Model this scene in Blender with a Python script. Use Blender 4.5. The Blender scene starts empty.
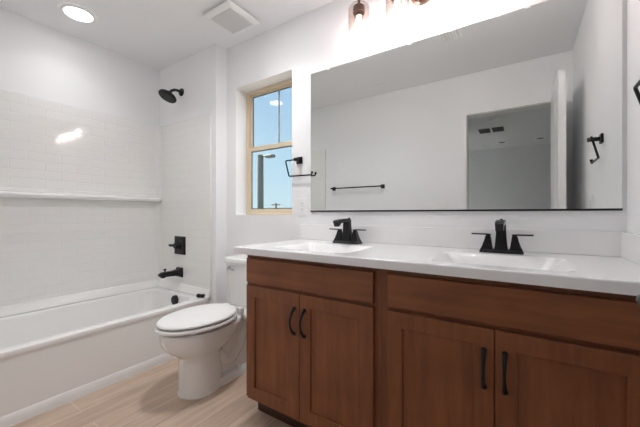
import bpy, bmesh, math, random
from mathutils import Vector, Matrix, Euler

scene = bpy.context.scene
COL = scene.collection
PI = math.pi
R = math.radians
random.seed(4)

# ------------------------------------------------------------------ camera
cam_d = bpy.data.cameras.new('camera')
cam = bpy.data.objects.new('camera', cam_d)
COL.objects.link(cam)
cam.location = (0, 0, 1.065)
cam.rotation_euler = (R(90), 0, R(33.703))
cam_d.sensor_width = 36
cam_d.lens = 305.37 * 36 / 640
cam_d.shift_y = 0.35 / 640
cam_d.clip_start = 0.01
scene.camera = cam

# ------------------------------------------------------------------ sky, exposure
BULB_E, CAN_E, SKY_E, EXPOSURE = 8.2, 1.7, 0.120, 3.27
world = bpy.data.worlds.new('sky')
scene.world = world
world.use_nodes = True
nt = world.node_tree
nt.nodes.clear()
wo = nt.nodes.new('ShaderNodeOutputWorld')
wb = nt.nodes.new('ShaderNodeBackground')
wr = nt.nodes.new('ShaderNodeValToRGB')
wx = nt.nodes.new('ShaderNodeSeparateXYZ')
wt = nt.nodes.new('ShaderNodeTexCoord')
nt.links.new(wt.outputs['Generated'], wx.inputs[0])
nt.links.new(wx.outputs['Z'], wr.inputs[0])
nt.links.new(wr.outputs[0], wb.inputs[0])
nt.links.new(wb.outputs[0], wo.inputs[0])
wb.inputs[1].default_value = SKY_E
cr = wr.color_ramp
cr.elements[0].position = 0.0
cr.elements[0].color = (0.60, 0.77, 0.86, 1)
cr.elements[1].position = 0.75
cr.elements[1].color = (3.4, 3.5, 3.6, 1)
e = cr.elements.new(0.15); e.color = (0.50, 0.71, 0.86, 1)
e = cr.elements.new(0.42); e.color = (0.36, 0.56, 0.80, 1)

sun_d = bpy.data.lights.new('sun', 'SUN')
sun_d.energy = 2.6; sun_d.angle = R(0.6); sun_d.color = (1.0, 0.95, 0.88)
sun = bpy.data.objects.new('sun', sun_d)
COL.objects.link(sun)
sun.rotation_euler = Vector((0.78, 0.12, -0.62)).to_track_quat('-Z', 'Y').to_euler()

scene.view_settings.view_transform = 'Standard'
scene.view_settings.look = 'None'
scene.view_settings.gamma = 1
scene.view_settings.use_curve_mapping = False
scene.view_settings.exposure = EXPOSURE
scene.cycles.use_denoising = True
scene.cycles.max_bounces = 16
scene.cycles.diffuse_bounces = 10
scene.cycles.transparent_max_bounces = 16
scene.cycles.sample_clamp_indirect = 8

# ------------------------------------------------------------------ materials
def mat(name, color, rough=0.5, metal=0.0, spec=0.5, coat=0.0):
    m = bpy.data.materials.new(name)
    m.use_nodes = True
    b = m.node_tree.nodes['Principled BSDF']
    b.inputs['Base Color'].default_value = (*color, 1)
    b.inputs['Roughness'].default_value = rough
    b.inputs['Metallic'].default_value = metal
    b.inputs['Specular IOR Level'].default_value = spec
    b.inputs['Coat Weight'].default_value = coat
    return m

def N(m, t, **kw):
    n = m.node_tree.nodes.new(t)
    for k, v in kw.items():
        if k in n.inputs.keys():
            n.inputs[k].default_value = v
        else:
            setattr(n, k, v)
    return n

def L(m, a, b):
    m.node_tree.links.new(a, b)

def bsdf(m):
    return m.node_tree.nodes['Principled BSDF']

def add_noise_bump(m, scale, strength, dist=0.002):
    tc = N(m, 'ShaderNodeTexCoord')
    no = N(m, 'ShaderNodeTexNoise', Scale=scale, Detail=3.0)
    bu = N(m, 'ShaderNodeBump', Strength=strength, Distance=dist)
    L(m, tc.outputs['Object'], no.inputs['Vector'])
    L(m, no.outputs[0], bu.inputs['Height'])
    L(m, bu.outputs[0], bsdf(m).inputs['Normal'])

M = {}
M['wall'] = mat('wall_paint', (0.862, 0.868, 0.88), 0.55, spec=0.3)
add_noise_bump(M['wall'], 90, 0.08)
M['ceiling'] = mat('ceiling_paint', (0.855, 0.86, 0.87), 0.8, spec=0.2)
add_noise_bump(M['ceiling'], 70, 0.1)
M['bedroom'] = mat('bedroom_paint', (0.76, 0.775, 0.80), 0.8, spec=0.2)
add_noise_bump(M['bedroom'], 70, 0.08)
M['trim'] = mat('trim_paint', (0.85,0.85,0.845), 0.35)
M['door_paint'] = mat('door_paint', (0.85,0.85,0.845), 0.35)
M['acrylic'] = mat('white_acrylic', (0.86, 0.86, 0.85), 0.22)
M['ceramic'] = mat('white_ceramic', (0.86, 0.86, 0.85), 0.1, coat=0.3)
M['plastic'] = mat('white_plastic', (0.85, 0.85, 0.845), 0.3)
M['grille'] = mat('grille_plastic', (0.74, 0.74, 0.735), 0.5)
M['grey_slot'] = mat('dark_slot', (0.06, 0.06, 0.06), 0.7)
M['marble'] = mat('cultured_marble', (0.86, 0.86, 0.865), 0.14, coat=0.2)
M['black'] = mat('matte_black_metal', (0.006, 0.0055, 0.006), 0.38, 0.0, 0.35)
M['bronze_black'] = mat('dark_bronze', (0.006, 0.005, 0.007), 0.32, 0.0, 0.35)
M['bronze'] = mat('brown_bronze', (0.16, 0.10, 0.075), 0.35, 0.8)
M['chrome'] = mat('chrome', (0.55, 0.55, 0.55), 0.15, 1.0)
M['vinyl'] = mat('tan_vinyl', (0.70, 0.59, 0.43), 0.5)
M['gasket'] = mat('window_gasket', (0.10, 0.11, 0.11), 0.6)
M['muntin'] = mat('grey_muntin', (0.30, 0.33, 0.31), 0.5)
M['rubber'] = mat('dark_rubber', (0.02, 0.02, 0.02), 0.6)
M['pole'] = mat('street_pole_paint', (0.055, 0.068, 0.062), 0.5)
M['pole_wood'] = mat('weathered_pole_wood', (0.10, 0.08, 0.06), 0.9)
M['ground'] = mat('desert_ground', (0.12, 0.10, 0.075), 0.95)
M['carpet'] = mat('bedroom_carpet', (0.35, 0.33, 0.30), 0.95)
M['roof'] = mat('roof_grey', (0.3, 0.3, 0.3), 0.9)
add_noise_bump(M['ground'], 3, 0.3)
add_noise_bump(M['carpet'], 300, 0.4)

# mirror silver
m = mat('mirror_silver', (0.80, 0.825, 0.815), 0.0, 1.0); M['mirror'] = m
M['mirror_edge'] = mat('mirror_edge', (0.06, 0.07, 0.07), 0.3)

# thin clear glass (pane / lamp shades): sees through, mirrors at a glance
def thin_glass(name, tint, base=0.04):
    m = bpy.data.materials.new(name); m.use_nodes = True
    t = m.node_tree; t.nodes.clear()
    out = t.nodes.new('ShaderNodeOutputMaterial')
    tr = t.nodes.new('ShaderNodeBsdfTransparent'); tr.inputs[0].default_value = (*tint, 1)
    gl = t.nodes.new('ShaderNodeBsdfGlossy'); gl.inputs['Roughness'].default_value = 0.02
    lw = t.nodes.new('ShaderNodeLayerWeight'); lw.inputs[0].default_value = 0.5
    pw = t.nodes.new('ShaderNodeMath'); pw.operation = 'POWER'; pw.inputs[1].default_value = 4.5
    fr = t.nodes.new('ShaderNodeMath'); fr.operation = 'MULTIPLY_ADD'; fr.inputs[1].default_value = 0.9; fr.inputs[2].default_value = base
    t.links.new(lw.outputs['Facing'], pw.inputs[0]); t.links.new(pw.outputs[0], fr.inputs[0])
    mx = t.nodes.new('ShaderNodeMixShader')
    t.links.new(fr.outputs[0], mx.inputs[0]); t.links.new(tr.outputs[0], mx.inputs[1]); t.links.new(gl.outputs[0], mx.inputs[2])
    t.links.new(mx.outputs[0], out.inputs[0])
    return m
M['pane'] = thin_glass('window_glass', (0.96, 0.975, 0.97))
M['shade'] = thin_glass('seeded_shade_glass', (0.90, 0.85, 0.83))

def emit(name, color, strength):
    m = bpy.data.materials.new(name); m.use_nodes = True
    t = m.node_tree; t.nodes.clear()
    out = t.nodes.new('ShaderNodeOutputMaterial'); em = t.nodes.new('ShaderNodeEmission')
    em.inputs[0].default_value = (*color, 1); em.inputs[1].default_value = strength
    t.links.new(em.outputs[0], out.inputs[0])
    return m
M['bulb'] = emit('lit_bulb', (0.985, 0.985, 1.0), BULB_E)
M['can'] = emit('lit_diffuser', (0.99, 0.985, 0.99), CAN_E)

# wood, grain along one axis of the part
def wood(name, grain_z=True):
    m = mat(name, (0.1, 0.04, 0.02), 0.42, spec=0.4)
    tc = N(m, 'ShaderNodeTexCoord')
    mp = N(m, 'ShaderNodeMapping')
    mp.inputs['Scale'].default_value = (14, 14, 1.1) if grain_z else (1.1, 14, 14)
    no = N(m, 'ShaderNodeTexNoise', Scale=3.0, Detail=6.0, Roughness=0.6)
    n2 = N(m, 'ShaderNodeTexNoise', Scale=5.0, Detail=2.0)
    rp = N(m, 'ShaderNodeValToRGB')
    rp.color_ramp.elements[0].position = 0.3; rp.color_ramp.elements[0].color = (0.200, 0.067, 0.026, 1)
    rp.color_ramp.elements[1].position = 0.75; rp.color_ramp.elements[1].color = (0.310, 0.108, 0.041, 1)
    mx = N(m, 'ShaderNodeMix', data_type='RGBA', blend_type='MULTIPLY')
    mx.inputs[0].default_value = 0.35
    r2 = N(m, 'ShaderNodeValToRGB')
    r2.color_ramp.elements[0].position = 0.35; r2.color_ramp.elements[0].color = (0.55, 0.5, 0.5, 1)
    r2.color_ramp.elements[1].position = 0.65
    L(m, tc.outputs['Object'], mp.inputs[0]); L(m, mp.outputs[0], no.inputs['Vector'])
    L(m, tc.outputs['Object'], n2.inputs['Vector'])
    L(m, no.outputs[0], rp.inputs[0]); L(m, n2.outputs[0], r2.inputs[0])
    L(m, rp.outputs[0], mx.inputs[6]); L(m, r2.outputs[0], mx.inputs[7])
    L(m, mx.outputs[2], bsdf(m).inputs['Base Color'])
    return m
M['wood_v'] = wood('stained_wood_upright', True)
M['wood_h'] = wood('stained_wood_level', False)
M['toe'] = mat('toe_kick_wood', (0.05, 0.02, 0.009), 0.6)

# running-bond wall tile, embossed
def tile_mat():
    m = mat('embossed_subway_panel', (0.85, 0.85, 0.835), 0.07)
    g = N(m, 'ShaderNodeNewGeometry'); sx = N(m, 'ShaderNodeSeparateXYZ'); cx = N(m, 'ShaderNodeCombineXYZ')
    ad = N(m, 'ShaderNodeMath', operation='ADD'); a2 = N(m, 'ShaderNodeMath', operation='ADD')
    a2.inputs[1].default_value = -(-2.885 + 0.923) + 1.87
    az = N(m, 'ShaderNodeMath', operation='ADD'); az.inputs[1].default_value = -1.693 + 0.064 * 40
    L(m, g.outputs['Position'], sx.inputs[0])
    L(m, sx.outputs[0], ad.inputs[0]); L(m, sx.outputs[1], ad.inputs[1]); L(m, ad.outputs[0], a2.inputs[0])
    L(m, sx.outputs[2], az.inputs[0]); L(m, a2.outputs[0], cx.inputs[0]); L(m, az.outputs[0], cx.inputs[1])
    br = N(m, 'ShaderNodeTexBrick', offset=0.5)
    br.inputs['Scale'].default_value = 1; br.inputs['Mortar Size'].default_value = 0.0028
    br.inputs['Mortar Smooth'].default_value = 0.6
    br.inputs['Brick Width'].default_value = 0.187; br.inputs['Row Height'].default_value = 0.064
    L(m, cx.outputs[0], br.inputs['Vector'])
    bu = N(m, 'ShaderNodeBump', Strength=0.55, Distance=0.0025); bu.invert = True
    no = N(m, 'ShaderNodeTexNoise', Scale=9.0, Detail=1.0)
    L(m, g.outputs['Position'], no.inputs['Vector'])
    b0 = N(m, 'ShaderNodeBump', Strength=0.03, Distance=0.003)
    L(m, no.outputs[0], b0.inputs['Height']); L(m, b0.outputs[0], bu.inputs['Normal'])
    L(m, br.outputs['Fac'], bu.inputs['Height']); L(m, bu.outputs[0], bsdf(m).inputs['Normal'])
    return m
M['tile'] = tile_mat()

# wood-look plank tile, planks along Y
def floor_mat():
    m = mat('wood_look_plank_tile', (0.4, 0.3, 0.22), 0.42, spec=0.4)
    g = N(m, 'ShaderNodeNewGeometry'); sx = N(m, 'ShaderNodeSeparateXYZ'); cx = N(m, 'ShaderNodeCombineXYZ')
    L(m, g.outputs['Position'], sx.inputs[0])
    ax = N(m, 'ShaderNodeMath', operation='ADD'); ax.inputs[1].default_value = 1.985 + 0.152 * 40
    ay = N(m, 'ShaderNodeMath', operation='ADD'); ay.inputs[1].default_value = 0.9 * 11 - 0.655
    L(m, sx.outputs[0], ax.inputs[0]); L(m, sx.outputs[1], ay.inputs[0])
    L(m, ay.outputs[0], cx.inputs[0]); L(m, ax.outputs[0], cx.inputs[1])
    br = N(m, 'ShaderNodeTexBrick', offset=0.215, offset_frequency=2)
    br.inputs['Scale'].default_value = 1; br.inputs['Mortar Size'].default_value = 0.0022
    br.inputs['Brick Width'].default_value = 0.9; br.inputs['Row Height'].default_value = 0.152
    br.inputs['Color1'].default_value = (0.50, 0.385, 0.30, 1)
    br.inputs['Color2'].default_value = (0.66, 0.525, 0.425, 1)
    br.inputs['Mortar'].default_value = (0.78, 0.68, 0.59, 1)
    L(m, cx.outputs[0], br.inputs['Vector'])
    mp = N(m, 'ShaderNodeMapping'); mp.inputs['Scale'].default_value = (22, 1.8, 1)
    no = N(m, 'ShaderNodeTexNoise', Scale=1.6, Detail=5.0, Roughness=0.6)
    L(m, g.outputs['Position'], mp.inputs[0]); L(m, mp.outputs[0], no.inputs['Vector'])
    rp = N(m, 'ShaderNodeValToRGB')
    rp.color_ramp.elements[0].position = 0.3; rp.color_ramp.elements[0].color = (0.70, 0.66, 0.63, 1)
    rp.color_ramp.elements[1].position = 0.7; rp.color_ramp.elements[1].color = (1.08, 1.06, 1.04, 1)
    L(m, no.outputs[0], rp.inputs[0])
    mx = N(m, 'ShaderNodeMix', data_type='RGBA', blend_type='MULTIPLY'); mx.inputs[0].default_value = 0.8
    L(m, br.outputs['Color'], mx.inputs[6]); L(m, rp.outputs[0], mx.inputs[7])
    L(m, mx.outputs[2], bsdf(m).inputs['Base Color'])
    bu = N(m, 'ShaderNodeBump', Strength=0.4, Distance=0.002); bu.invert = True
    L(m, br.outputs['Fac'], bu.inputs['Height']); L(m, bu.outputs[0], bsdf(m).inputs['Normal'])
    return m
M['floor'] = floor_mat()

# ------------------------------------------------------------------ mesh helpers
def bx(bm, x0, x1, y0, y1, z0, z1, bev=0.0, seg=2, mi=0):
    x0, x1 = min(x0, x1), max(x0, x1); y0, y1 = min(y0, y1), max(y0, y1); z0, z1 = min(z0, z1), max(z0, z1)
    v = [bm.verts.new((x, y, z)) for x in (x0, x1) for y in (y0, y1) for z in (z0, z1)]
    fs = []
    for idx in ((0, 1, 3, 2), (4, 6, 7, 5), (0, 4, 5, 1), (2, 3, 7, 6), (0, 2, 6, 4), (1, 5, 7, 3)):
        f = bm.faces.new([v[i] for i in idx]); f.material_index = mi; fs.append(f)
    if bev > 0:
        es = list({e for f in fs for e in f.edges})
        bmesh.ops.bevel(bm, geom=es, offset=bev, segments=seg, profile=0.5, affect='EDGES')
    return fs

def loft(bm, rings, cap0=True, cap1=True, mi=0):
    vr = [[bm.verts.new(p) for p in r] for r in rings]
    n = len(vr[0])
    for a, b in zip(vr[:-1], vr[1:]):
        for i in range(n):
            f = bm.faces.new((a[i], a[(i + 1) % n], b[(i + 1) % n], b[i])); f.material_index = mi
    if cap0: bm.faces.new(list(reversed(vr[0]))).material_index = mi
    if cap1: bm.faces.new(vr[-1]).material_index = mi
    return vr

def tube(bm, pts, rad, n=12, flat=None, mi=0):
    pts = [Vector(p) for p in pts]
    rads = rad if isinstance(rad, (list, tuple)) else [rad] * len(pts)
    tan = []
    for i in range(len(pts)):
        a = pts[max(0, i - 1)]; b = pts[min(len(pts) - 1, i + 1)]
        tan.append((b - a).normalized())
    up = Vector((0, 0, 1)) if abs(tan[0].z) < 0.9 else Vector((1, 0, 0))
    side = tan[0].cross(up).normalized()
    rings = []
    for p, t, r in zip(pts, tan, rads):
        side = (side - t * side.dot(t)).normalized()
        w = t.cross(side)
        fx, fy = flat if flat else (1, 1)
        rings.append([p + side * (r * fx * math.cos(2 * PI * k / n)) + w * (r * fy * math.sin(2 * PI * k / n)) for k in range(n)])
    loft(bm, rings, mi=mi)

def lathe(bm, prof, center=(0, 0, 0), axis='Z', n=32, cap0=True, cap1=True, rot=None, mi=0):
    c = Vector(center); rings = []
    for r, h in prof:
        ring = []
        for k in range(n):
            a = 2 * PI * k / n
            if axis == 'Z': p = Vector((r * math.cos(a), r * math.sin(a), h))
            elif axis == 'Y': p = Vector((r * math.cos(a), -h, r * math.sin(a)))   # h grows towards -Y
            else: p = Vector((-h, r * math.cos(a), r * math.sin(a)))               # h grows towards -X
            if rot is not None: p = rot @ p
            ring.append(p + c)
        rings.append(ring)
    loft(bm, rings, cap0, cap1, mi)

def rrect(x0, x1, y0, y1, r, z, n=6):
    pts = []
    for cx, cy, a0 in ((x1 - r, y1 - r, 0), (x0 + r, y1 - r, 90), (x0 + r, y0 + r, 180), (x1 - r, y0 + r, 270)):
        for k in range(n + 1):
            a = R(a0 + 90 * k / n)
            pts.append((cx + r * math.cos(a), cy + r * math.sin(a), z))
    return pts

def obj(name, bm, m, parent=None, smooth=True, angle=35, origin=None):
    """One mesh object.  Vertices are given in the parent's frame (world frame when there is none)."""
    bmesh.ops.recalc_face_normals(bm, faces=bm.faces)
    if origin is not None:
        bmesh.ops.translate(bm, verts=bm.verts, vec=-Vector(origin))
    if smooth:
        for f in bm.faces: f.smooth = True
        for ed in bm.edges:
            if len(ed.link_faces) == 2 and ed.calc_face_angle(0) > R(angle): ed.smooth = False
    me = bpy.data.meshes.new(name)
    bm.to_mesh(me); bm.free()
    for mm in (m if isinstance(m, (list, tuple)) else [m]): me.materials.append(mm)
    o = bpy.data.objects.new(name, me)
    COL.objects.link(o)
    if origin is not None: o.location = origin
    if smooth:
        wn = o.modifiers.new('weighted_normals', 'WEIGHTED_NORMAL'); wn.keep_sharp = True
    if parent is not None: o.parent = parent
    return o

def tag(o, label=None, cat=None, group=None, kind=None):
    if label: o['label'] = label
    if cat: o['category'] = cat
    if group: o['group'] = group
    if kind: o['kind'] = kind
    return o

def thing(name, loc, label, cat, group=None, rotz=0.0, kind=None):
    o = bpy.data.objects.new(name, None)
    o.empty_display_size = 0.05
    COL.objects.link(o)
    o.location = loc; o.rotation_euler = (0, 0, rotz)
    return tag(o, label, cat, group, kind)

def dup(root, loc, rotz, label):
    r = root.copy(); COL.objects.link(r)
    r.location = loc; r.rotation_euler = (0, 0, rotz); r['label'] = label
    for ch in list(root.children):
        c = ch.copy(); COL.objects.link(c); c.parent = r
        for g in list(ch.children):
            d = g.copy(); COL.objects.link(d); d.parent = c
    return r

def struct(name, m, boxes, label, cat, smooth=False, bev=0.0):
    bm = bmesh.new()
    for b in boxes: bx(bm, *b, bev=bev)
    return tag(obj(name, bm, m, smooth=smooth), label, cat, kind='structure')

# ------------------------------------------------------------------ room dimensions (metres)
XL, XR = -2.898, 0.341          # tub wall, right wall
YB, YF = 1.688, 0.052           # vanity / window wall, door wall
YW, XJ = 1.584, -2.065          # shower wall face and its outer corner
ZC = 2.439
WX0, WX1, WZ0, WZ1 = -1.95, -1.364, 1.056, 2.088   # window opening
DX0, DX1, DZ = -0.465, 0.240, 2.03                 # doorway
XT, ZRIM = -2.14, 0.382         # tub apron, rim

# ------------------------------------------------------------------ setting
struct('floor', M['floor'], [(XL - .12, XR + .12, -.07, YB + .14, -.06, 0)], 'beige wood-look plank tile floor', 'floor')
struct('ceiling', M['ceiling'], [(XL - .12, XR + .12, -.07, YB + .14, ZC, ZC + .1)], 'flat white bathroom ceiling', 'ceiling')
struct('wall_back', M['wall'], [(XL - .12, WX0, YB, YB + .15, 0, ZC), (WX1, XR + .12, YB, YB + .15, 0, ZC),
                                (WX0, WX1, YB, YB + .15, 0, WZ0), (WX0, WX1, YB, YB + .15, WZ1, ZC)],
       'white wall behind the vanity with the window opening', 'wall')
struct('wall_shower', M['wall'], [(XL, XJ, YW, YB, 0, ZC)], 'white stub wall carrying the black shower head', 'wall')
struct('wall_left', M['wall'], [(XL - .12, XL, YF - .12, YB, 0, ZC)], 'white wall above the tub surround', 'wall')
struct('wall_right', M['wall'], [(XR, XR + .12, YF - .12, YB, 0, ZC)], 'white wall at the end of the vanity', 'wall')
struct('wall_front', M['wall'], [(XL, DX0 - .02, YF - .12, YF, 0, ZC), (DX1 + .02, XR, YF - .12, YF, 0, ZC), (DX0 - .02, DX1 + .02, YF - .12, YF, DZ + .02, ZC)],
       'white wall with the doorway, seen in the mirror', 'wall')
struct('baseboard_back', M['trim'], [(XJ, -1.215, YB - .014, YB, 0, .085)], 'white baseboard behind the toilet', 'baseboard')
struct('baseboard_front', M['trim'], [(XT + .02, DX0 - .06, YF, YF + .014, 0, .085)], 'white baseboard under the towel bar', 'baseboard')
struct('baseboard_right', M['trim'], [(XR - .014, XR, YF + .02, 1.12, 0, .085)], 'white baseboard behind the open door', 'baseboard')
# doorway jamb and casing
struct('trim_1', M['trim'], [(DX0 - .02, DX0, YF - .12, YF, 0, DZ), (DX1, DX1 + .02, YF - .12, YF, 0, DZ), (DX0 - .02, DX1 + .02, YF - .12, YF, DZ, DZ + .02),
                             (DX0 - .036, DX0 - .004, YF, YF + .02, 0, DZ + .036), (DX1 + .004, DX1 + .036, YF, YF + .02, 0, DZ + .036), (DX0 - .004, DX1 + .004, YF, YF + .02, DZ + .004, DZ + .036)],
       'thin white jamb and casing round the doorway', 'door casing')
# shoe strip along the tub apron
bm = bmesh.new()
prof = [(0, 0), (.014, 0), (.013, .030), (.008, .052), (.002, .060), (0, .062)]
loft(bm, [[(XT - .012 + p[0], y, p[1]) for p in prof] for y in (YF + .016, YW - .002)])
tag(obj('trim_2', bm, M['trim'], angle=50), 'white strip along the foot of the tub apron', 'trim', kind='structure')

# hall and bedroom beyond the doorway (seen only in the mirror)
YH, YE = -2.25, -4.02
struct('floor_bedroom', M['carpet'], [(-3.0, 2.6, YE - .1, -.07, -.06, 0)], 'grey carpet of the room beyond the doorway', 'floor')
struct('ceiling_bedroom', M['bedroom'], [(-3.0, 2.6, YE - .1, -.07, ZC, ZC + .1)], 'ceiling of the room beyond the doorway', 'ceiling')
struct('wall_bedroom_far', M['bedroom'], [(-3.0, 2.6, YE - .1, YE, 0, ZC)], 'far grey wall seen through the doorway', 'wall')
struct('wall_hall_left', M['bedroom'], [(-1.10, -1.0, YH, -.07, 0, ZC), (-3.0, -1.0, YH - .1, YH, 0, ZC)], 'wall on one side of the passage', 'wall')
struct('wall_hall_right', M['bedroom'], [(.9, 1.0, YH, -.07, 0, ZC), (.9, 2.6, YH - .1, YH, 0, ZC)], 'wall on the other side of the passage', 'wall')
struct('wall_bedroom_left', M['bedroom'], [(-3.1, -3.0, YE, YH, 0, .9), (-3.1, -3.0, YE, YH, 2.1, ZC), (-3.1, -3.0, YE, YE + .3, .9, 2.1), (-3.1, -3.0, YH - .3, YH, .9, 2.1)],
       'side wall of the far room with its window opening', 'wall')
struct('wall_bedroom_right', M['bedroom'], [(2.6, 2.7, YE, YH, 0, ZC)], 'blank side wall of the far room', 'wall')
struct('roof', M['roof'], [(-3.2, 2.8, YE - .2, YB + .25, ZC + .1, ZC + .2)], 'flat roof over the rooms', 'roof')

# ------------------------------------------------------------------ window_1
win = thing('window_1', (-1.657, 1.80, WZ0), 'tan vinyl single-hung window beside the vanity', 'window', kind='structure')
W0 = (-1.657, 1.80, WZ0)
def wpart(name, boxes, m, parent=None, bev=0.003):
    bm = bmesh.new()
    for b in boxes: bx(bm, *[b[i] - W0[i // 2] for i in range(6)], bev=bev)
    return obj(name, bm, m, parent or win)
fy0, fy1 = 1.80, 1.838
wpart('window_frame', [(WX0, WX0 + .032, fy0, fy1, WZ0, WZ1), (WX1 - .032, WX1, fy0, fy1, WZ0, WZ1),
                       (WX0 + .032, WX1 - .032, fy0, fy1, WZ1 - .03, WZ1), (WX0 + .032, WX1 - .032, fy0, fy1, WZ0, WZ0 + .026)], M['vinyl'])
zm = 1.600
def sash(name, z0, z1, y0, y1, lo, hi):
    a, b = WX0 + .032, WX1 - .032
    return wpart(name, [(a, a + .022, y0, y1, z0, z1), (b - .022, b, y0, y1, z0, z1), (a + .022, b - .022, y0, y1, z1 - hi, z1), (a + .022, b - .022, y0, y1, z0, z0 + lo)], M['vinyl'])
su = sash('upper_sash', zm - .018, WZ1 - .03, 1.818, 1.832, .036, .014)
sl = sash('lower_sash', WZ0 + .026, zm + .02, 1.803, 1.818, .022, .036)
a, b = WX0 + .054, WX1 - .054
def gasket(name, z0, z1, y, parent):
    g = .007
    return wpart(name, [(a, a + g, y, y + .004, z0, z1), (b - g, b, y, y + .004, z0, z1), (a + g, b - g, y, y + .004, z1 - g, z1), (a + g, b - g, y, y + .004, z0, z0 + g)], M['gasket'], parent, 0)
gasket('gasket', zm + .018, WZ1 - .044, 1.826, su)
gasket('gasket', WZ0 + .048, zm - .016, 1.811, sl)
wpart('pane', [(a, b, 1.828, 1.8285, zm + .018, WZ1 - .044)], M['pane'], su, 0)
wpart('pane', [(a, b, 1.813, 1.8135, WZ0 + .048, zm - .016)], M['pane'], sl, 0)
wpart('muntin', [(-1.612, -1.599, 1.824, 1.8275, zm + .018, WZ1 - .044)], M['muntin'], su, 0)

# ------------------------------------------------------------------ outdoors
bm = bmesh.new(); bx(bm, -80, 80, 2.6, 90, -3.6, -3.2)
tag(obj('ground', bm, M['ground'], smooth=False), 'bare tan ground far below the window', 'ground', kind='structure')
lp = thing('street_lamp', (-8.92, 9, -3.2), 'grey street lamp post outside the lower window pane', 'street lamp')
bm = bmesh.new(); lathe(bm, [(.19, 0), (.19, .15), (.15, .2), (.135, 3), (.125, 6.66), (.06, 6.70)], n=16); obj('pole', bm, M['pole'], lp)
bm = bmesh.new(); tube(bm, [(0, 0, 6.55), (.2, 0, 6.60), (.42, 0, 6.60)], .035, 10); obj('arm', bm, M['pole'], lp)
bm = bmesh.new(); bx(bm, .34, .72, -.12, .12, 6.50, 6.62, .03); obj('lamp_head', bm, M['pole'], lp)
up = thing('utility_pole', (-35.9, 40, -3.2), 'tiny distant utility pole with crossarm on the horizon', 'utility pole')
bm = bmesh.new(); lathe(bm, [(.2, 0), (.15, 6.15)], n=10); obj('pole', bm, M['pole_wood'], up)
bm = bmesh.new(); bx(bm, -.95, .95, -.08, .08, 5.75, 5.93); obj('crossarm', bm, M['pole_wood'], up)

# ------------------------------------------------------------------ bathtub
tub = thing('bathtub', (-2.519, .82, 0), 'white alcove bathtub with a plain apron', 'bathtub')
T0 = Vector((-2.519, .82, 0))
def tl(p): return Vector(p) - T0
bm = bmesh.new()
y0, y1 = YF + .002, YW - .002
x0, x1 = XL + .002, XT
def fr(pts): return [tl(p) for p in pts]
rings = [
    rrect(x0, x1 - .010, y0, y1, .004, 0.0), rrect(x0, x1 - .010, y0, y1, .004, .33),
    rrect(x0, x1 - .006, y0, y1, .004, .345), rrect(x0, x1, y0, y1, .004, .354), rrect(x0, x1, y0, y1, .004, ZRIM - .010), rrect(x0, x1 - .003, y0, y1, .004, ZRIM - .003), rrect(x0, x1 - .010, y0, y1, .004, ZRIM),
    rrect(x0 + .052, x1 - .050, y0 + .09, y1 - .085, .13, ZRIM + .001), rrect(x0 + .057, x1 - .055, y0 + .095, y1 - .090, .128, ZRIM - .003),
    rrect(x0 + .062, x1 - .060, y0 + .10, y1 - .095, .125, ZRIM - .014),
    rrect(x0 + .075, x1 - .072, y0 + .16, y1 - .110, .125, .25), rrect(x0 + .085, x1 - .082, y0 + .23, y1 - .125, .125, .14),
    rrect(x0 + .105, x1 - .105, y0 + .28, y1 - .15, .12, .09), rrect(x0 + .17, x1 - .17, y0 + .36, y1 - .22, .09, .075)]
loft(bm, [fr(r) for r in rings], cap0=True, cap1=True)
obj('tub_shell', bm, M['acrylic'], tub, angle=50)
bm = bmesh.new()
lathe(bm, [(.042, -.02), (.042, .008), (.038, .014), (.012, .016)], center=tl((-2.468, YW - .002 - .104, .330)), axis='Y', n=24)
obj('overflow_cover', bm, M['black'], tub)
bm = bmesh.new()
lathe(bm, [(.034, 0), (.034, .004), (.024, .008), (.008, .012)], center=tl((-2.50, 1.24, .0755)), n=24)
obj('drain_cover', bm, M['black'], tub)

# tub stopper piece lying on the rim
bm = bmesh.new()
p0 = Vector((-2.222, 1.518, ZRIM + .0165)); p1 = Vector((-2.154, 1.544, ZRIM + .0165))
tube(bm, [p0, p0.lerp(p1, .06), p0.lerp(p1, .4), p0.lerp(p1, .45), p0.lerp(p1, .55), p0.lerp(p1, .6), p0.lerp(p1, .94), p1], [.009, .0145, .0145, .011, .011, .0145, .0145, .009], 16)
tag(obj('drain_stopper', bm, M['black'], origin=(-2.188, 1.531, ZRIM + .001)), 'small black stopper piece lying on the tub rim corner', 'stopper')

# ------------------------------------------------------------------ tile surround
sr = thing('tub_surround', (XL, .82, ZRIM + .001), 'white subway-patterned tub surround on three walls', 'tub surround')
S0 = Vector((XL, .82, ZRIM + .001))
ZT = 1.891
zb = ZRIM + .004
def spart(name, build, m, parent=sr, angle=35):
    bm = bmesh.new(); build(bm); bmesh.ops.translate(bm, verts=bm.verts, vec=-S0); return obj(name, bm, m, parent, angle=angle)
spart('back_panel', lambda bm: bx(bm, XL + .001, XL + .014, YF + .001, YW - .001, zb, ZT, .004), M['tile'])
spart('end_panel', lambda bm: bx(bm, XL + .0145, -2.118, YW - .014, YW - .001, zb, ZT, .004), M['tile'])
spart('end_panel', lambda bm: bx(bm, XL + .0145, -2.118, YF + .001, YF + .014, zb, ZT, .004), M['tile'])
def bead(bm):
    prof = [(0, 0), (.030, 0), (.030, .008), (.016, .026), (.007, .052), (.003, .060), (0, .062)]
    rr = []
    path = [((-2.120, YF + .0145), (0, 1)), ((XL + .0145, YF + .0145), (1, 1)), ((XL + .0145, YW - .0145), (1, -1)), ((-2.120, YW - .0145), (0, -1))]
    for (x, y), (nx, ny) in path:
        rr.append([(x + nx * d, y + ny * d, zb + z) for d, z in prof])
    loft(bm, rr)
spart('base_lip', bead, M['acrylic'], angle=60)
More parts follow.
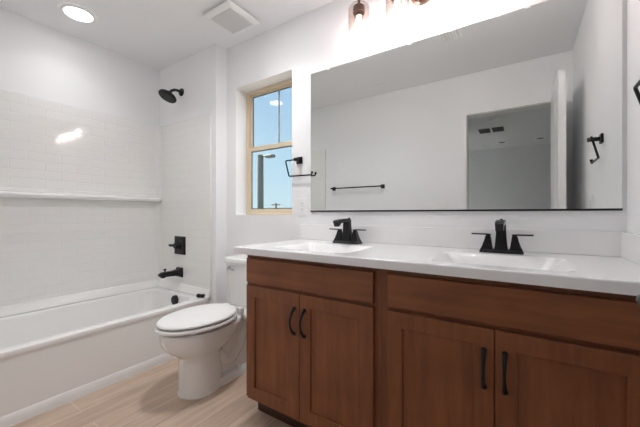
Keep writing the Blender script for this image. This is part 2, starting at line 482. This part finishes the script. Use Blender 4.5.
def shelf(bm):
    prof = [(0, 0), (.060, .004), (.074, .012), (.079, .024), (.077, .036), (.068, .044), (.02, .047), (0, .050)]
    pts = []
    for y, sc in ((YF + .03, .55), (YF + .05, .85), (YF + .09, 1), (YW - .075, 1), (YW - .035, .85), (YW - .016, .55)):
        pts.append([(XL + .0145 + d * sc, y, 1.170 + z) for d, z in prof])
    loft(bm, pts)
spart('shelf', shelf, M['acrylic'], angle=60)
spart('corner_cove', lambda bm: loft(bm, [[(XL + .0145, YW - .0145, z), (XL + .0145, YW - .052, z), (XL + .018, YW - .036, z), (XL + .024, YW - .024, z), (XL + .036, YW - .018, z), (XL + .052, YW - .0145, z)] for z in (zb + .064, ZT - .002)]), M['tile'], angle=60)

# ------------------------------------------------------------------ shower fittings
XS = -2.540
sh = thing('overhead_shower', (XS, YW, 2.150), 'round black shower head high on the shower wall', 'shower head')
bm = bmesh.new(); lathe(bm, [(.034, 0), (.034, .006), (.028, .014), (.014, .020)], axis='Y', n=24); obj('flange', bm, M['black'], sh)
bm = bmesh.new(); tube(bm, [(0, -.012, 0), (0, -.04, .004), (0, -.068, .000), (0, -.092, -.014), (0, -.110, -.034)], .0115, 14); obj('shower_arm', bm, M['black'], sh)
bm = bmesh.new()
rot = Matrix.Rotation(R(-27), 3, 'X')
lathe(bm, [(.014, .052), (.020, .046), (.020, .036), (.030, .026), (.062, .014), (.073, .008), (.075, .0), (.073, -.006), (.066, -.009)], center=(0, -.132, -.078), n=36, rot=rot)
obj('spray_head', bm, M['black'], sh)
bm = bmesh.new()
lathe(bm, [(.062, -.0092), (.062, -.0115), (.060, -.013), (.02, -.0135)], center=(0, -.132, -.078), n=36, rot=rot)
obj('spray_face', bm, M['rubber'], sh)

YP = YW - .014
vl = thing('shower_valve', (XS, YP, .785), 'square black shower valve trim above the tub spout', 'shower valve')
bm = bmesh.new()
loft(bm, [[(sx * s, y, sz * s) for sx, sz in ((-1, -1), (1, -1), (1, 1), (-1, 1))] for s, y in ((.080, 0), (.080, -.006), (.070, -.013), (.046, -.016))]); obj('valve_plate', bm, M['black'], vl)
bm = bmesh.new(); lathe(bm, [(.036, .015), (.034, .030), (.028, .050), (.022, .056)], axis='Y', n=24); obj('valve_hub', bm, M['black'], vl)
bm = bmesh.new()
loft(bm, [[(x, -.044 - w * .6, z - w), (x, -.044 + w * .6, z - w), (x, -.044 + w * .6, z + w), (x, -.044 - w * .6, z + w)] for x, z, w in ((.018, 0, .011), (-.03, 0, .010), (-.07, 0, .012), (-.104, 0, .008))]); obj('lever_handle', bm, M['black'], vl)

sp = thing('tub_spout', (XS, YP, .548), 'black tub spout with diverter knob below the valve', 'tub spout')
bm = bmesh.new()
loft(bm, [[(sx * s, y, sz * s) for sx, sz in ((-1, -1), (1, -1), (1, 1), (-1, 1))] for s, y in ((.042, 0), (.042, -.010), (.034, -.020), (.028, -.030))]); obj('spout_flange', bm, M['black'], sp)
bm = bmesh.new()
def sq(y, z, w, hgt, tilt=0):
    c, s = math.cos(tilt), math.sin(tilt)
    out = []
    for sx, sz in ((-1, -1), (1, -1), (1, 1), (-1, 1)):
        out.append((sx * w, y - s * sz * hgt, z + c * sz * hgt))
    return out
loft(bm, [sq(-.028, 0, .024, .026), sq(-.09, .000, .019, .021), sq(-.140, .001, .018, .020), sq(-.160, -.002, .018, .024, .35), sq(-.182, -.013, .017, .021, .8)])
obj('spout_body', bm, M['black'], sp)
bm = bmesh.new(); lathe(bm, [(.006, .016), (.006, .030), (.012, .032), (.012, .042), (.008, .045)], center=(0, -.140, .004), n=16); obj('diverter_knob', bm, M['black'], sp)

# ------------------------------------------------------------------ toilet  (x across, p = distance from the wall)
XTO = -1.655
to = thing('toilet', (XTO, YB, 0), 'white two-piece toilet with closed lid between tub and vanity', 'toilet')
def egg(pc, hb, hf, w, z, n=40, sq_b=1.0):
    out = []
    for k in range(n):
        a = 2 * PI * k / n
        s, c = math.sin(a), math.cos(a)
        if s < 0 and sq_b != 1.0:
            c = math.copysign(abs(c) ** sq_b, c); s = -abs(s) ** sq_b
        out.append((w * c, -(pc + (hf if s > 0 else hb) * s), z))
    return out
bm = bmesh.new()
rr = [egg(.545, .16, .122, .120, 0), egg(.545, .16, .122, .120, .012), egg(.545, .155, .116, .112, .03), egg(.545, .15, .114, .109, .10), egg(.545, .15, .113, .107, .19), egg(.545, .152, .116, .109, .215),
      egg(.545, .16, .130, .118, .235), egg(.54, .19, .170, .138, .258), egg(.535, .225, .205, .156, .285), egg(.53, .255, .230, .168, .315), egg(.525, .27, .243, .172, .345), egg(.52, .275, .250, .175, .37), egg(.52, .275, .250, .175, .381), egg(.52, .27, .246, .171, .388)]
loft(bm, rr); obj('bowl', bm, M['ceramic'], to, angle=50)
bm = bmesh.new(); bx(bm, -.172, .172, -.27, -.03, .345, .396, .02, 3); obj('tank_deck', bm, M['ceramic'], to, angle=50)
bm = bmesh.new()
pts = []
ctrl = [(.50, .27), (.42, .16), (.35, .12), (.28, .18), (.24, .26), (.19, .28), (.15, .22), (.14, .12), (.14, .0)]
for i in range(len(ctrl) - 1):
    for k in range(4):
        t = k / 4
        P0, P1, P2, P3 = ctrl[max(0, i - 1)], ctrl[i], ctrl[i + 1], ctrl[min(len(ctrl) - 1, i + 2)]
        q = [.5 * (2 * P1[j] + (P2[j] - P0[j]) * t + (2 * P0[j] - 5 * P1[j] + 4 * P2[j] - P3[j]) * t * t + (3 * P1[j] - P0[j] - 3 * P2[j] + P3[j]) * t ** 3) for j in (0, 1)]
        pts.append((0, -q[0], q[1]))
pts.append((0, -.14, 0))
tube(bm, pts, .072, 20, flat=(1.15, .8)); obj('trapway', bm, M['ceramic'], to, angle=60)
bm = bmesh.new(); loft(bm, [egg(.42, .30, .20, .108, 0, sq_b=.6), egg(.42, .30, .20, .106, .03, sq_b=.6), egg(.42, .295, .19, .094, .045, sq_b=.6)]); obj('foot', bm, M['ceramic'], to, angle=50)
bm = bmesh.new(); bx(bm, -.066, .066, -.46, -.10, .03, .36, .03, 3); obj('pedestal_web', bm, M['ceramic'], to, angle=50)
for s in (-1, 1):
    bm = bmesh.new(); lathe(bm, [(.014, .040), (.014, .052), (.009, .060), (.003, .062)], center=(s * .084, -.30, 0), n=16); obj('bolt_cap', bm, M['plastic'], to)
# seat ring and lid
bm = bmesh.new()
PC = .525
o_ = [egg(PC, .232, .268, .186, .4065), egg(PC, .232, .272, .190, .410), egg(PC, .232, .272, .190, .418), egg(PC, .230, .266, .184, .4255)]
i_ = [egg(PC, .135, .165, .100, .4255), egg(PC, .130, .160, .095, .416), egg(PC, .135, .165, .100, .4065)]
loft(bm, o_ + i_ + [o_[0]], cap0=False, cap1=False); bmesh.ops.remove_doubles(bm, verts=bm.verts, dist=1e-5); obj('seat', bm, M['plastic'], to, angle=50)
bm = bmesh.new()
loft(bm, [egg(PC, .222, .254, .174, .4345), egg(PC, .222, .263, .183, .4370), egg(PC, .222, .263, .183, .4435), egg(PC, .217, .253, .174, .452), egg(PC, .175, .205, .136, .457), egg(PC, .09, .11, .07, .459)]); obj('lid', bm, M['plastic'], to, angle=60)
for s in (-1, 1):
    for p, z0_, z1_ in ((.66, .3875, .407), (.42, .3875, .407), (.66, .4245, .435)):
        bm = bmesh.new(); bx(bm, s * .118 - .008, s * .118 + .008, -p - .015, -p + .015, z0_, z1_); obj('bumper', bm, M['plastic'], to)
for s in (-1, 1):
    bm = bmesh.new(); bx(bm, s * .075 - .022, s * .075 + .022, -.300, -.262, .400, .440, .008, 2); obj('hinge', bm, M['plastic'], to)
# tank
bm = bmesh.new()
loft(bm, [rrect(-.165, .165, -.175, -.025, .03, .400), rrect(-.172, .172, -.182, -.022, .03, .42), rrect(-.184, .184, -.200, -.018, .03, .706)]); obj('tank', bm, M['ceramic'], to, angle=50)
bm = bmesh.new()
loft(bm, [rrect(-.192, .192, -.208, -.012, .03, .708), rrect(-.195, .195, -.211, -.010, .03, .714), rrect(-.195, .195, -.211, -.010, .03, .738), rrect(-.186, .186, -.202, -.016, .025, .748)]); obj('tank_lid', bm, M['ceramic'], to, angle=50)
bm = bmesh.new(); lathe(bm, [(.013, .0), (.013, .012), (.008, .02)], center=(-.135, -.198, .672), axis='Y', n=16)
tube(bm, [(-.135, -.214, .672), (-.105, -.218, .668), (-.07, -.216, .664)], [.007, .006, .007], 10); obj('flush_lever', bm, M['chrome'], to)

# ------------------------------------------------------------------ vanity cabinets
YD, YC = 1.100, 1.120     # door faces, carcass face
ZD0, ZD1, ZF0, ZF1 = .128, .700, .716, .838
def shaker(bm, x0, x1, z0, z1, stile, rec):
    """framed door: front at y=0, back at y=+.02, one continuous mesh"""
    t = .0195
    def rect(i, y): return [(x0 + i, y, z0 + i), (x1 - i, y, z0 + i), (x1 - i, y, z1 - i), (x0 + i, y, z1 - i)]
    rings = [rect(0, t), rect(0, .002), rect(.002, 0)]
    if stile: rings += [rect(stile - .003, 0), rect(stile, .002), rect(stile + .001, rec), rect(stile + .006, rec)]
    loft(bm, rings)
def pull(parent, x, z0, z1):
    bm = bmesh.new()
    n = 14; pts = []; rd = []
    for k in range(n + 1):
        t = k / n
        pts.append((x, -.003 - .030 * math.sin(PI * t) ** .7, z0 + (z1 - z0) * t))
        rd.append(.0075 - .0025 * math.sin(PI * t))
    tube(bm, pts, rd, 12, flat=(1.0, .8))
    for z in (z0, z1): lathe(bm, [(.0085, 0.0), (.0085, .004), (.0065, .007)], center=(x, 0, z), axis='Y', n=14)
    return obj('pull_handle', bm, M['black'], parent)

def carcass(bm, x0, x1):
    """open-topped box: sides, back, bottom and a face frame"""
    yb, t = YB - .002, .016
    bx(bm, x0, x0 + t, YC, yb, .105, .8565); bx(bm, x1 - t, x1, YC, yb, .105, .8565)
    bx(bm, x0 + t, x1 - t, yb - .006, yb, .105, .8565); bx(bm, x0 + t, x1 - t, YC, yb - .006, .105, .121)
    bx(bm, x0 + t, x1 - t, YC, YC + .018, .121, .8565)
def cabinet(x0, x1, d0, dm, d1, label, end_left):
    c = thing('vanity_cabinet', ((x0 + x1) / 2, YB, 0), label, 'cabinet')
    O = Vector(((x0 + x1) / 2, YB, 0))
    bm = bmesh.new(); carcass(bm, x0, x1); bmesh.ops.translate(bm, verts=bm.verts, vec=-O); obj('carcass', bm, M['wood_v'], c, smooth=False)
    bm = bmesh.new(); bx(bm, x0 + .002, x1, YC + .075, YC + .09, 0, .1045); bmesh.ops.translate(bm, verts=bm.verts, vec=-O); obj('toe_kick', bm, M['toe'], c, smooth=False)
    for a_, b_, px in ((d0, dm - .0015, dm - .029), (dm + .0015, d1, dm + .028)):
        bm = bmesh.new(); shaker(bm, a_ - O.x, b_ - O.x, ZD0, ZD1, .058, .009)
        d = obj('door', bm, M['wood_v'], c, angle=25); d.location = (0, YD - YB, 0)
        pull(d, px - O.x, .515, .632)
    bm = bmesh.new(); shaker(bm, d0 - O.x, d1 - O.x, ZF0, ZF1, 0, 0)
    d = obj('drawer_front', bm, M['wood_h'], c, angle=25); d.location = (0, YD - YB, 0)
    return c
cabinet(-1.204, -.4595, -1.191, -.8465, -.487, 'brown wood vanity cabinet beside the toilet', True)
cabinet(-.4585, .3395, -.430, -.0760, .283, 'brown wood vanity cabinet against the end wall, farther from the toilet', False)

# ------------------------------------------------------------------ countertop with two moulded basins
ct = thing('countertop', (-.466, YB, .8575), 'glossy white double-basin vanity countertop with backsplash', 'countertop')
C0 = Vector((-.466, YB, .8575))
CX0, CX1, CY0, CY1, CZ0, CZ1 = -1.272, XR - .002, 1.086, YB - .002, .8575, .893
FX = (-.857, -.083)
bm = bmesh.new()
def ctl(p): return Vector(p) - C0
def loopv(pts): return [bm.verts.new(ctl(p)) for p in pts]
def edges_of(vs): return [bm.edges.new((vs[i], vs[(i + 1) % len(vs)])) for i in range(len(vs))]
r0 = .006
outer = loopv([(CX0 + r0, CY0 + r0, CZ1), (CX1, CY0 + r0, CZ1), (CX1, CY1, CZ1), (CX0 + r0, CY1, CZ1)])
ed = edges_of(outer); holes = []
def basin_ring(fx, i, z, r): return rrect(fx - .222 + i, fx + .222 - i, 1.158 + i, 1.498 - i * .9, max(r - i * .3, .01), z, 8)
for fx in FX:
    h = loopv(basin_ring(fx, 0, CZ1, .05)); ed += edges_of(h); holes.append((fx, h))
bmesh.ops.triangle_fill(bm, use_beauty=True, use_dissolve=False, edges=ed)
def skin(a_, b_):
    n = len(a_)
    for i in range(n): bm.faces.new((a_[i], a_[(i + 1) % n], b_[(i + 1) % n], b_[i]))
prev = outer
for i, z in ((.0025, CZ1 - .0015), (0.0, CZ1 - .006), (0.0, CZ0)):
    k = r0 - .006 + i
    nx = loopv([(CX0 + k, CY0 + k, z), (CX1, CY0 + k, z), (CX1, CY1, z), (CX0 + k, CY1, z)]); skin(prev, nx); prev = nx
obj('slab', bm, M['marble'], ct, angle=40)
for fx, _ in holes:
    bm = bmesh.new()
    rr = [[ctl(p) for p in basin_ring(fx, i, CZ1 + z, .05)] for i, z in ((0, 0), (.007, -.0008), (.016, -.0035), (.030, -.012), (.050, -.032), (.072, -.055), (.098, -.072), (.130, -.080))]
    loft(bm, rr, cap0=False, cap1=True)
    bs = obj('basin', bm, M['marble'], ct, angle=60)
    bm = bmesh.new(); lathe(bm, [(.030, .0), (.030, .003), (.020, .004), (.016, .010), (.004, .011)], center=ctl((fx, 1.335, CZ1 - .0798)), n=24)
    obj('drain', bm, M['black'], bs)
bm = bmesh.new(); bx(bm, CX0, CX1 - .0005, 1.667, CY1, CZ1 + .0002, .994, .003); bmesh.ops.translate(bm, verts=bm.verts, vec=-C0); obj('backsplash', bm, M['marble'], ct)
bm = bmesh.new(); bx(bm, CX1 - .019, CX1, CY0 + .01, 1.6668, CZ1 + .0002, .994, .003); bmesh.ops.translate(bm, verts=bm.verts, vec=-C0); obj('side_splash', bm, M['marble'], ct)

# ------------------------------------------------------------------ faucets
def square_ring(cx, cy, z, wx, wy): return [(cx - wx, cy - wy, z), (cx + wx, cy - wy, z), (cx + wx, cy + wy, z), (cx - wx, cy + wy, z)]
def faucet(fx, label):
    f = thing('faucet', (fx, 1.572, .8934), label, 'faucet')
    bm = bmesh.new(); loft(bm, [square_ring(0, 0, 0, .083, .029), square_ring(0, 0, .007, .083, .029), square_ring(0, 0, .016, .074, .022)]); obj('base_plate', bm, M['bronze_black'], f, angle=20)
    bm = bmesh.new()
    loft(bm, [square_ring(0, 0, .008, .028, .026), square_ring(0, 0, .03, .0235, .022), square_ring(0, 0, .08, .0195, .018), square_ring(0, -.001, .126, .018, .0165)])
    def sec(y, z, w, t, ang):
        c, s = math.cos(ang), math.sin(ang)
        return [(-w, y - s * t, z + c * t), (w, y - s * t, z + c * t), (w, y + s * t, z - c * t), (-w, y + s * t, z - c * t)]
    obj('spout_column', bm, M['bronze_black'], f, angle=20)
    bm = bmesh.new()
    loft(bm, [sec(.016, .128, .0175, .010, 0), sec(-.01, .1345, .0175, .0105, 0), sec(-.06, .134, .0165, .009, 0.05), sec(-.095, .130, .016, .010, .15), sec(-.116, .123, .016, .015, .3), sec(-.130, .116, .015, .017, .5)])
    obj('spout', bm, M['bronze_black'], f, angle=20)
    bm = bmesh.new(); lathe(bm, [(.003, .120), (.003, .141), (.006, .142), (.006, .148), (.003, .150)], center=(0, .022, 0), n=12); obj('lift_rod', bm, M['bronze_black'], f)
    for s in (-1, 1):
        bm = bmesh.new()
        loft(bm, [square_ring(s * .056, 0, .008, .027, .025), square_ring(s * .054, 0, .028, .020, .019), square_ring(s * .0515, 0, .055, .0135, .013), square_ring(s * .051, 0, .070, .011, .011), square_ring(s * .051, 0, .076, .008, .008)])
        hb = obj('handle', bm, M['bronze_black'], f, angle=20)
        bm = bmesh.new()
        loft(bm, [[(x, -w, z - .003), (x, w, z - .003), (x, w, z + .003), (x, -w, z + .003)] for x, z, w in ((s * .040, .0785, .010), (s * .06, .0800, .010), (s * .118, .0805, .0075))])
        obj('lever', bm, M['bronze_black'], hb, angle=20)
    return f
fa = faucet(FX[0], 'black two-handle faucet nearer the window')
dup(fa, (FX[1], 1.572, .8934), 0, 'black two-handle faucet nearer the room corner, under the mirrored doorway')
fa['group'] = 'faucets on the vanity top'
for o in list(COL.objects):
    if o.name.startswith('faucet'): o['group'] = 'faucets on the vanity top'

# ------------------------------------------------------------------ mirror
mr = thing('mirror', (-.4345, YB, 1.081), 'large frameless wall mirror above the vanity', 'mirror')
bm = bmesh.new(); bx(bm, -.7615, .7615, -.007, -.001, .004, .927)
bm.faces.ensure_lookup_table()
for f in bm.faces:
    f.material_index = 0 if f.calc_center_median().y < -.0065 else 1
obj('glass', bm, [M['mirror'], M['mirror_edge']], mr, smooth=False)
bm = bmesh.new(); bx(bm, -.7625, .7625, -.010, -.0005, -.003, .006, .001); obj('bottom_channel', bm, M['black'], mr)
for x in (-.09, .45, -.62):
    bm = bmesh.new(); bx(bm, x - .010, x + .010, -.011, -.0005, .919, .933, .002); obj('clip', bm, M['plastic'], mr)

# ------------------------------------------------------------------ vanity light
XV, YV = -.453, 1.600
vlt = thing('vanity_light', (XV, YB, 2.265), 'four-lamp bronze vanity light with clear glass shades', 'wall light')
bm = bmesh.new(); lathe(bm, [(.068, .001), (.068, .014), (.060, .022), (.030, .026)], axis='Y', n=32); obj('backplate', bm, M['bronze'], vlt)
bm = bmesh.new(); tube(bm, [(0, -.024, 0), (0, -.06, .01), (0, -.10, .05), (0, YV - YB, .075)], .010, 14); obj('arm', bm, M['bronze'], vlt)
bm = bmesh.new(); tube(bm, [(-.36, YV - YB, .075), (.36, YV - YB, .075)], .010, 14); obj('crossbar', bm, M['bronze'], vlt)
for k in range(4):
    x = (k - 1.5) * .2285; y = YV - YB; ZS = .018
    bm = bmesh.new()
    lathe(bm, [(.008, .086), (.008, .016), (.021, .010), (.033, .002), (.035, -.010), (.033, -.016), (.035, -.018), (.035, -.036), (.026, -.042), (.026, -.058), (.020, -.062)], center=(x, y, ZS - .018), n=28)
    obj('socket', bm, M['bronze'], vlt)
    bm = bmesh.new()
    lathe(bm, [(.036, -.012), (.052, -.014), (.060, -.022), (.062, -.034), (.062, -.196), (.060, -.199), (.060, -.034)], center=(x, y, ZS), n=40, cap0=False, cap1=False)
    obj('glass_shade', bm, M['shade'], vlt, angle=80)
    bm = bmesh.new()
    lathe(bm, [(.009, -.062), (.012, -.075), (.019, -.100), (.0205, -.125), (.018, -.148), (.011, -.163), (.003, -.168)], center=(x, y, ZS - .012), n=20)
    obj('bulb', bm, M['bulb'], vlt)

# ------------------------------------------------------------------ towel rings (open loop on a square plate)
tr = thing('towel_ring', (-1.293, YB, 1.435), 'black open towel ring on the wall between window and mirror', 'towel ring', 'towel rings')
bm = bmesh.new(); bx(bm, -.024, .024, -.012, -.0005, -.024, .024, .003); obj('wall_plate', bm, M['black'], tr)
bm = bmesh.new(); bx(bm, -.010, .010, -.062, -.010, -.010, .010, .003); obj('post', bm, M['black'], tr)
bm = bmesh.new()
tube(bm, [(.010, -.056, -.002), (-.078, -.056, -.002), (-.083, -.055, -.007), (-.0745, -.030, -.102), (-.070, -.028, -.107), (.113, -.028, -.110), (.119, -.028, -.106), (.122, -.028, -.095), (.122, -.028, -.088)], [.0052] * 7 + [.0075, .0075], 10)
obj('ring', bm, M['black'], tr)
dup(tr, (XR, 1.235, 1.455), R(-90), 'black open towel ring on the end wall, seen in the mirror')

# towel bar on the door wall
tb = thing('towel_bar', (-1.665, YF, 1.38), 'long black towel bar reflected in the mirror', 'towel bar')
for s in (-1, 1):
    bm = bmesh.new(); bx(bm, s * .325 - .022, s * .325 + .022, .0005, .012, -.022, .022, .003); bx(bm, s * .325 - .009, s * .325 + .009, .010, .070, -.009, .009, .002); obj('bracket', bm, M['black'], tb)
bm = bmesh.new(); tube(bm, [(-.345, .060, 0), (.345, .060, 0)], .0075, 12); obj('bar', bm, M['black'], tb)

# ------------------------------------------------------------------ outlets and switches
def plate(name, loc, rotz, label, cat, w, kind):
    o = thing(name, loc, label, cat, None, rotz)
    bm = bmesh.new(); bx(bm, -w / 2, w / 2, -.006, -.0005, -.0585, .0585, .002); obj('cover_plate', bm, M['plastic'], o)
    if kind == 'outlet':
        for z in (-.020, .020):
            bm = bmesh.new(); bx(bm, -.0165, .0165, -.0085, -.0055, z - .014, z + .014, .002); rc = obj('receptacle', bm, M['plastic'], o)
            for x in (-.006, .006):
                bm = bmesh.new(); bx(bm, x - .001, x + .001, -.0089, -.0083, z - .002, z + .008); obj('slot', bm, M['grey_slot'], rc)
    else:
        n = kind
        for k in range(n):
            x = (k - (n - 1) / 2) * .046
            bm = bmesh.new(); bx(bm, x - .0165, x + .0165, -.0095, -.0055, -.033, .033, .002); obj('rocker', bm, M['plastic'], o)
    return o
plate('wall_outlet', (-1.268, YB, 1.113), 0, 'white outlet on the wall under the towel ring by the window', 'outlet', .072, 'outlet')
plate('wall_outlet', (XR, .95, 1.115), R(-90), 'white outlet on the end wall, faint in the mirror', 'outlet', .072, 'outlet')
plate('light_switch', (-.70, YF, 1.14), R(180), 'white switch plate beside the doorway, faint in the mirror', 'switch', .117, 2)

# ------------------------------------------------------------------ ceiling fittings
def downlight(x, y, energy, label, size=1.0):
    cl = thing('recessed_light', (x, y, ZC), label, 'ceiling light', 'lit recessed downlights of the bathroom')
    bm = bmesh.new(); lathe(bm, [(r * size, h) for r, h in ((.108, -.0005), (.108, -.006), (.098, -.011), (.080, -.009), (.078, -.0005))], n=48, cap0=False, cap1=False); obj('trim_ring', bm, M['plastic'], cl, angle=60)
    bm = bmesh.new(); lathe(bm, [(r * size, h) for r, h in ((.079, -.0007), (.079, -.004), (.070, -.0055))], n=48); obj('diffuser', bm, M['can'], cl)
    ld = bpy.data.lights.new('downlight_beam', 'AREA'); ld.shape = 'DISK'; ld.size = .13 * size; ld.energy = energy; ld.spread = R(125); ld.color = (0.99, 0.985, 0.99)
    lo = bpy.data.objects.new('downlight_beam', ld); COL.objects.link(lo); lo.parent = cl; lo.location = (0, 0, -.008)
downlight(-2.540, .823, .13, 'lit round recessed downlight over the tub')
downlight(-1.36, 1.15, .58, 'larger round fill light added near the middle of the bathroom ceiling, out of view', 1.75)  # added fill light, hidden from camera and mirror, evens out the room

fn = thing('exhaust_fan', (-1.690, 1.428, ZC), 'square white exhaust fan grille on the ceiling above the toilet', 'exhaust fan')
bm = bmesh.new()
def sqr(s, z): return rrect(-s, s, -s, s, .012, z, 3)
loft(bm, [sqr(.118, -.0005), sqr(.118, -.012), sqr(.138, -.016), sqr(.140, -.022), sqr(.134, -.030), sqr(.110, -.036), sqr(.104, -.034)], cap0=True, cap1=True); obj('cover_frame', bm, M['plastic'], fn, angle=50)
bm = bmesh.new()
for k in range(25):
    y = -.096 + k * .008
    bx(bm, -.100, .100, y - .0031, y + .0031, -.0405, -.0338, .001, 1)
obj('grille', bm, M['grille'], fn)

vt = thing('ceiling_register', (-.470, .855, ZC), 'white ceiling air register seen at the top of the mirror', 'air register')
bm = bmesh.new()
loft(bm, [rrect(-.075, .075, -.075, .075, .004, -.0005, 2), rrect(-.075, .075, -.075, .075, .004, -.006, 2), rrect(-.062, .062, -.062, .062, .004, -.010, 2), rrect(-.056, .056, -.056, .056, .004, -.003, 2)]); obj('frame', bm, M['plastic'], vt)
bm = bmesh.new(); bx(bm, -.055, .055, -.055, .055, -.0040, -.0032); obj('backing', bm, M['grille'], vt)
bm = bmesh.new()
for k in range(5):
    x = -.044 + k * .022
    bx(bm, x - .006, x + .006, -.056, .056, -.011, -.0045, .001, 1)
obj('louvers', bm, M['plastic'], vt)

sk = thing('sprinkler_cover', (-1.275, .297, ZC), 'small round white sprinkler cover on the mirrored ceiling', 'sprinkler')
bm = bmesh.new(); lathe(bm, [(.040, -.0005), (.040, -.005), (.032, -.008), (.028, -.006), (.010, -.006)], n=28); obj('cap', bm, M['plastic'], sk)

# ------------------------------------------------------------------ open door
dr = thing('door_1', (.2155, .4025, .01), 'white panelled door standing open against the end wall, in the mirror', 'door', kind='structure')
bm = bmesh.new()
DWID, DT, DH = .70, .0215, 2.025
# slab in local coordinates: y along the leaf, faces at x = -DT and +DT, panels recessed on both faces
def leaf(bm):
    ys = [-DWID / 2, -DWID / 2 + .11, -.045, .045, DWID / 2 - .11, DWID / 2]
    zs = [0, .22, .92, 1.06, 1.60, 1.72, DH - .12, DH]
    for s in (-1, 1):
        grid = [[bm.verts.new((s * DT, y, z)) for z in zs] for y in ys]
        for i in range(5):
            for j in range(7):
                f = bm.faces.new((grid[i][j], grid[i + 1][j], grid[i + 1][j + 1], grid[i][j + 1]))
                if i in (1, 3) and j in (1, 3, 5):
                    r = bmesh.ops.inset_individual(bm, faces=[f], thickness=.018, depth=-.009)
                    r = bmesh.ops.inset_individual(bm, faces=[f], thickness=.022, depth=.006)
    y_, z_ = DWID / 2, DH
    for q in (((-y_, 0), (y_, 0)), ((y_, 0), (y_, z_)), ((y_, z_), (-y_, z_)), ((-y_, z_), (-y_, 0))):
        (a0, b0), (a1, b1) = q
        bm.faces.new([bm.verts.new(v) for v in ((-DT, a0, b0), (DT, a0, b0), (DT, a1, b1), (-DT, a1, b1))])
leaf(bm)
bmesh.ops.remove_doubles(bm, verts=bm.verts, dist=.0004)
obj('door_leaf', bm, M['door_paint'], dr, angle=20)
for s in (-1, 1):
    bm = bmesh.new()
    lathe(bm, [(.030, .0), (.030, .006), (.026, .010), (.012, .012), (.011, .028)], center=(s * DT, .282, .918), axis='X', n=24, rot=None if s < 0 else Matrix.Rotation(PI, 3, 'Z'))
    tube(bm, [(s * (DT + .026), .288, .918), (s * (DT + .034), .282, .918), (s * (DT + .038), .262, .918), (s * (DT + .038), .19, .918)], [.011, .0115, .0105, .009], 12)
    obj('lever_handle', bm, M['bronze_black'], dr)
for z in (.25, 1.0, 1.78):
    bm = bmesh.new(); lathe(bm, [(.006, z), (.006, z + .09)], center=(DT - .004, -DWID / 2 - .002, 0), n=10); obj('hinge', bm, M['black'], dr)

# ------------------------------------------------------------------ ceiling fittings of the far room
rg = thing('air_register', (-.44, -2.33, ZC), 'dark two-bank air register on the ceiling beyond the doorway', 'air register')
bm = bmesh.new(); bx(bm, -.19, .19, -.18, .18, -.010, -.0005, .003); obj('frame', bm, M['bedroom'], rg)
for x in (-.095, .095):
    bm = bmesh.new(); bx(bm, x - .080, x + .080, -.15, .15, -.013, -.0095); obj('louver_bank', bm, M['grey_slot'], rg)
for x, y, lab in ((-.35, -3.45, 'unlit recessed light beyond the doorway, beside the air register'), (.25, -3.46, 'unlit recessed light beyond the doorway, next to the open door in the mirror')):
    o = thing('recessed_light', (x, y, ZC), lab, 'ceiling light', 'unlit downlights of the far room')
    bm = bmesh.new(); lathe(bm, [(.095, -.0005), (.095, -.006), (.085, -.010), (.066, -.008), (.06, -.0005)], n=32, cap0=False, cap1=False); obj('trim_ring', bm, M['plastic'], o, angle=60)
    bm = bmesh.new(); lathe(bm, [(.064, -.0008), (.064, -.003)], n=32); obj('lens', bm, M['grey_slot'], o)
for x, y, lab in ((-.344, -1.69, 'round smoke detector on the passage ceiling in the mirror'), (-.71, -3.66, 'small round detector on the far ceiling edge in the mirror')):
    o = thing('smoke_detector', (x, y, ZC), lab, 'smoke detector', 'detectors beyond the doorway')
    bm = bmesh.new(); lathe(bm, [(.065, -.0005), (.065, -.018), (.055, -.030), (.020, -.034)], n=28); obj('body', bm, M['plastic'], o)
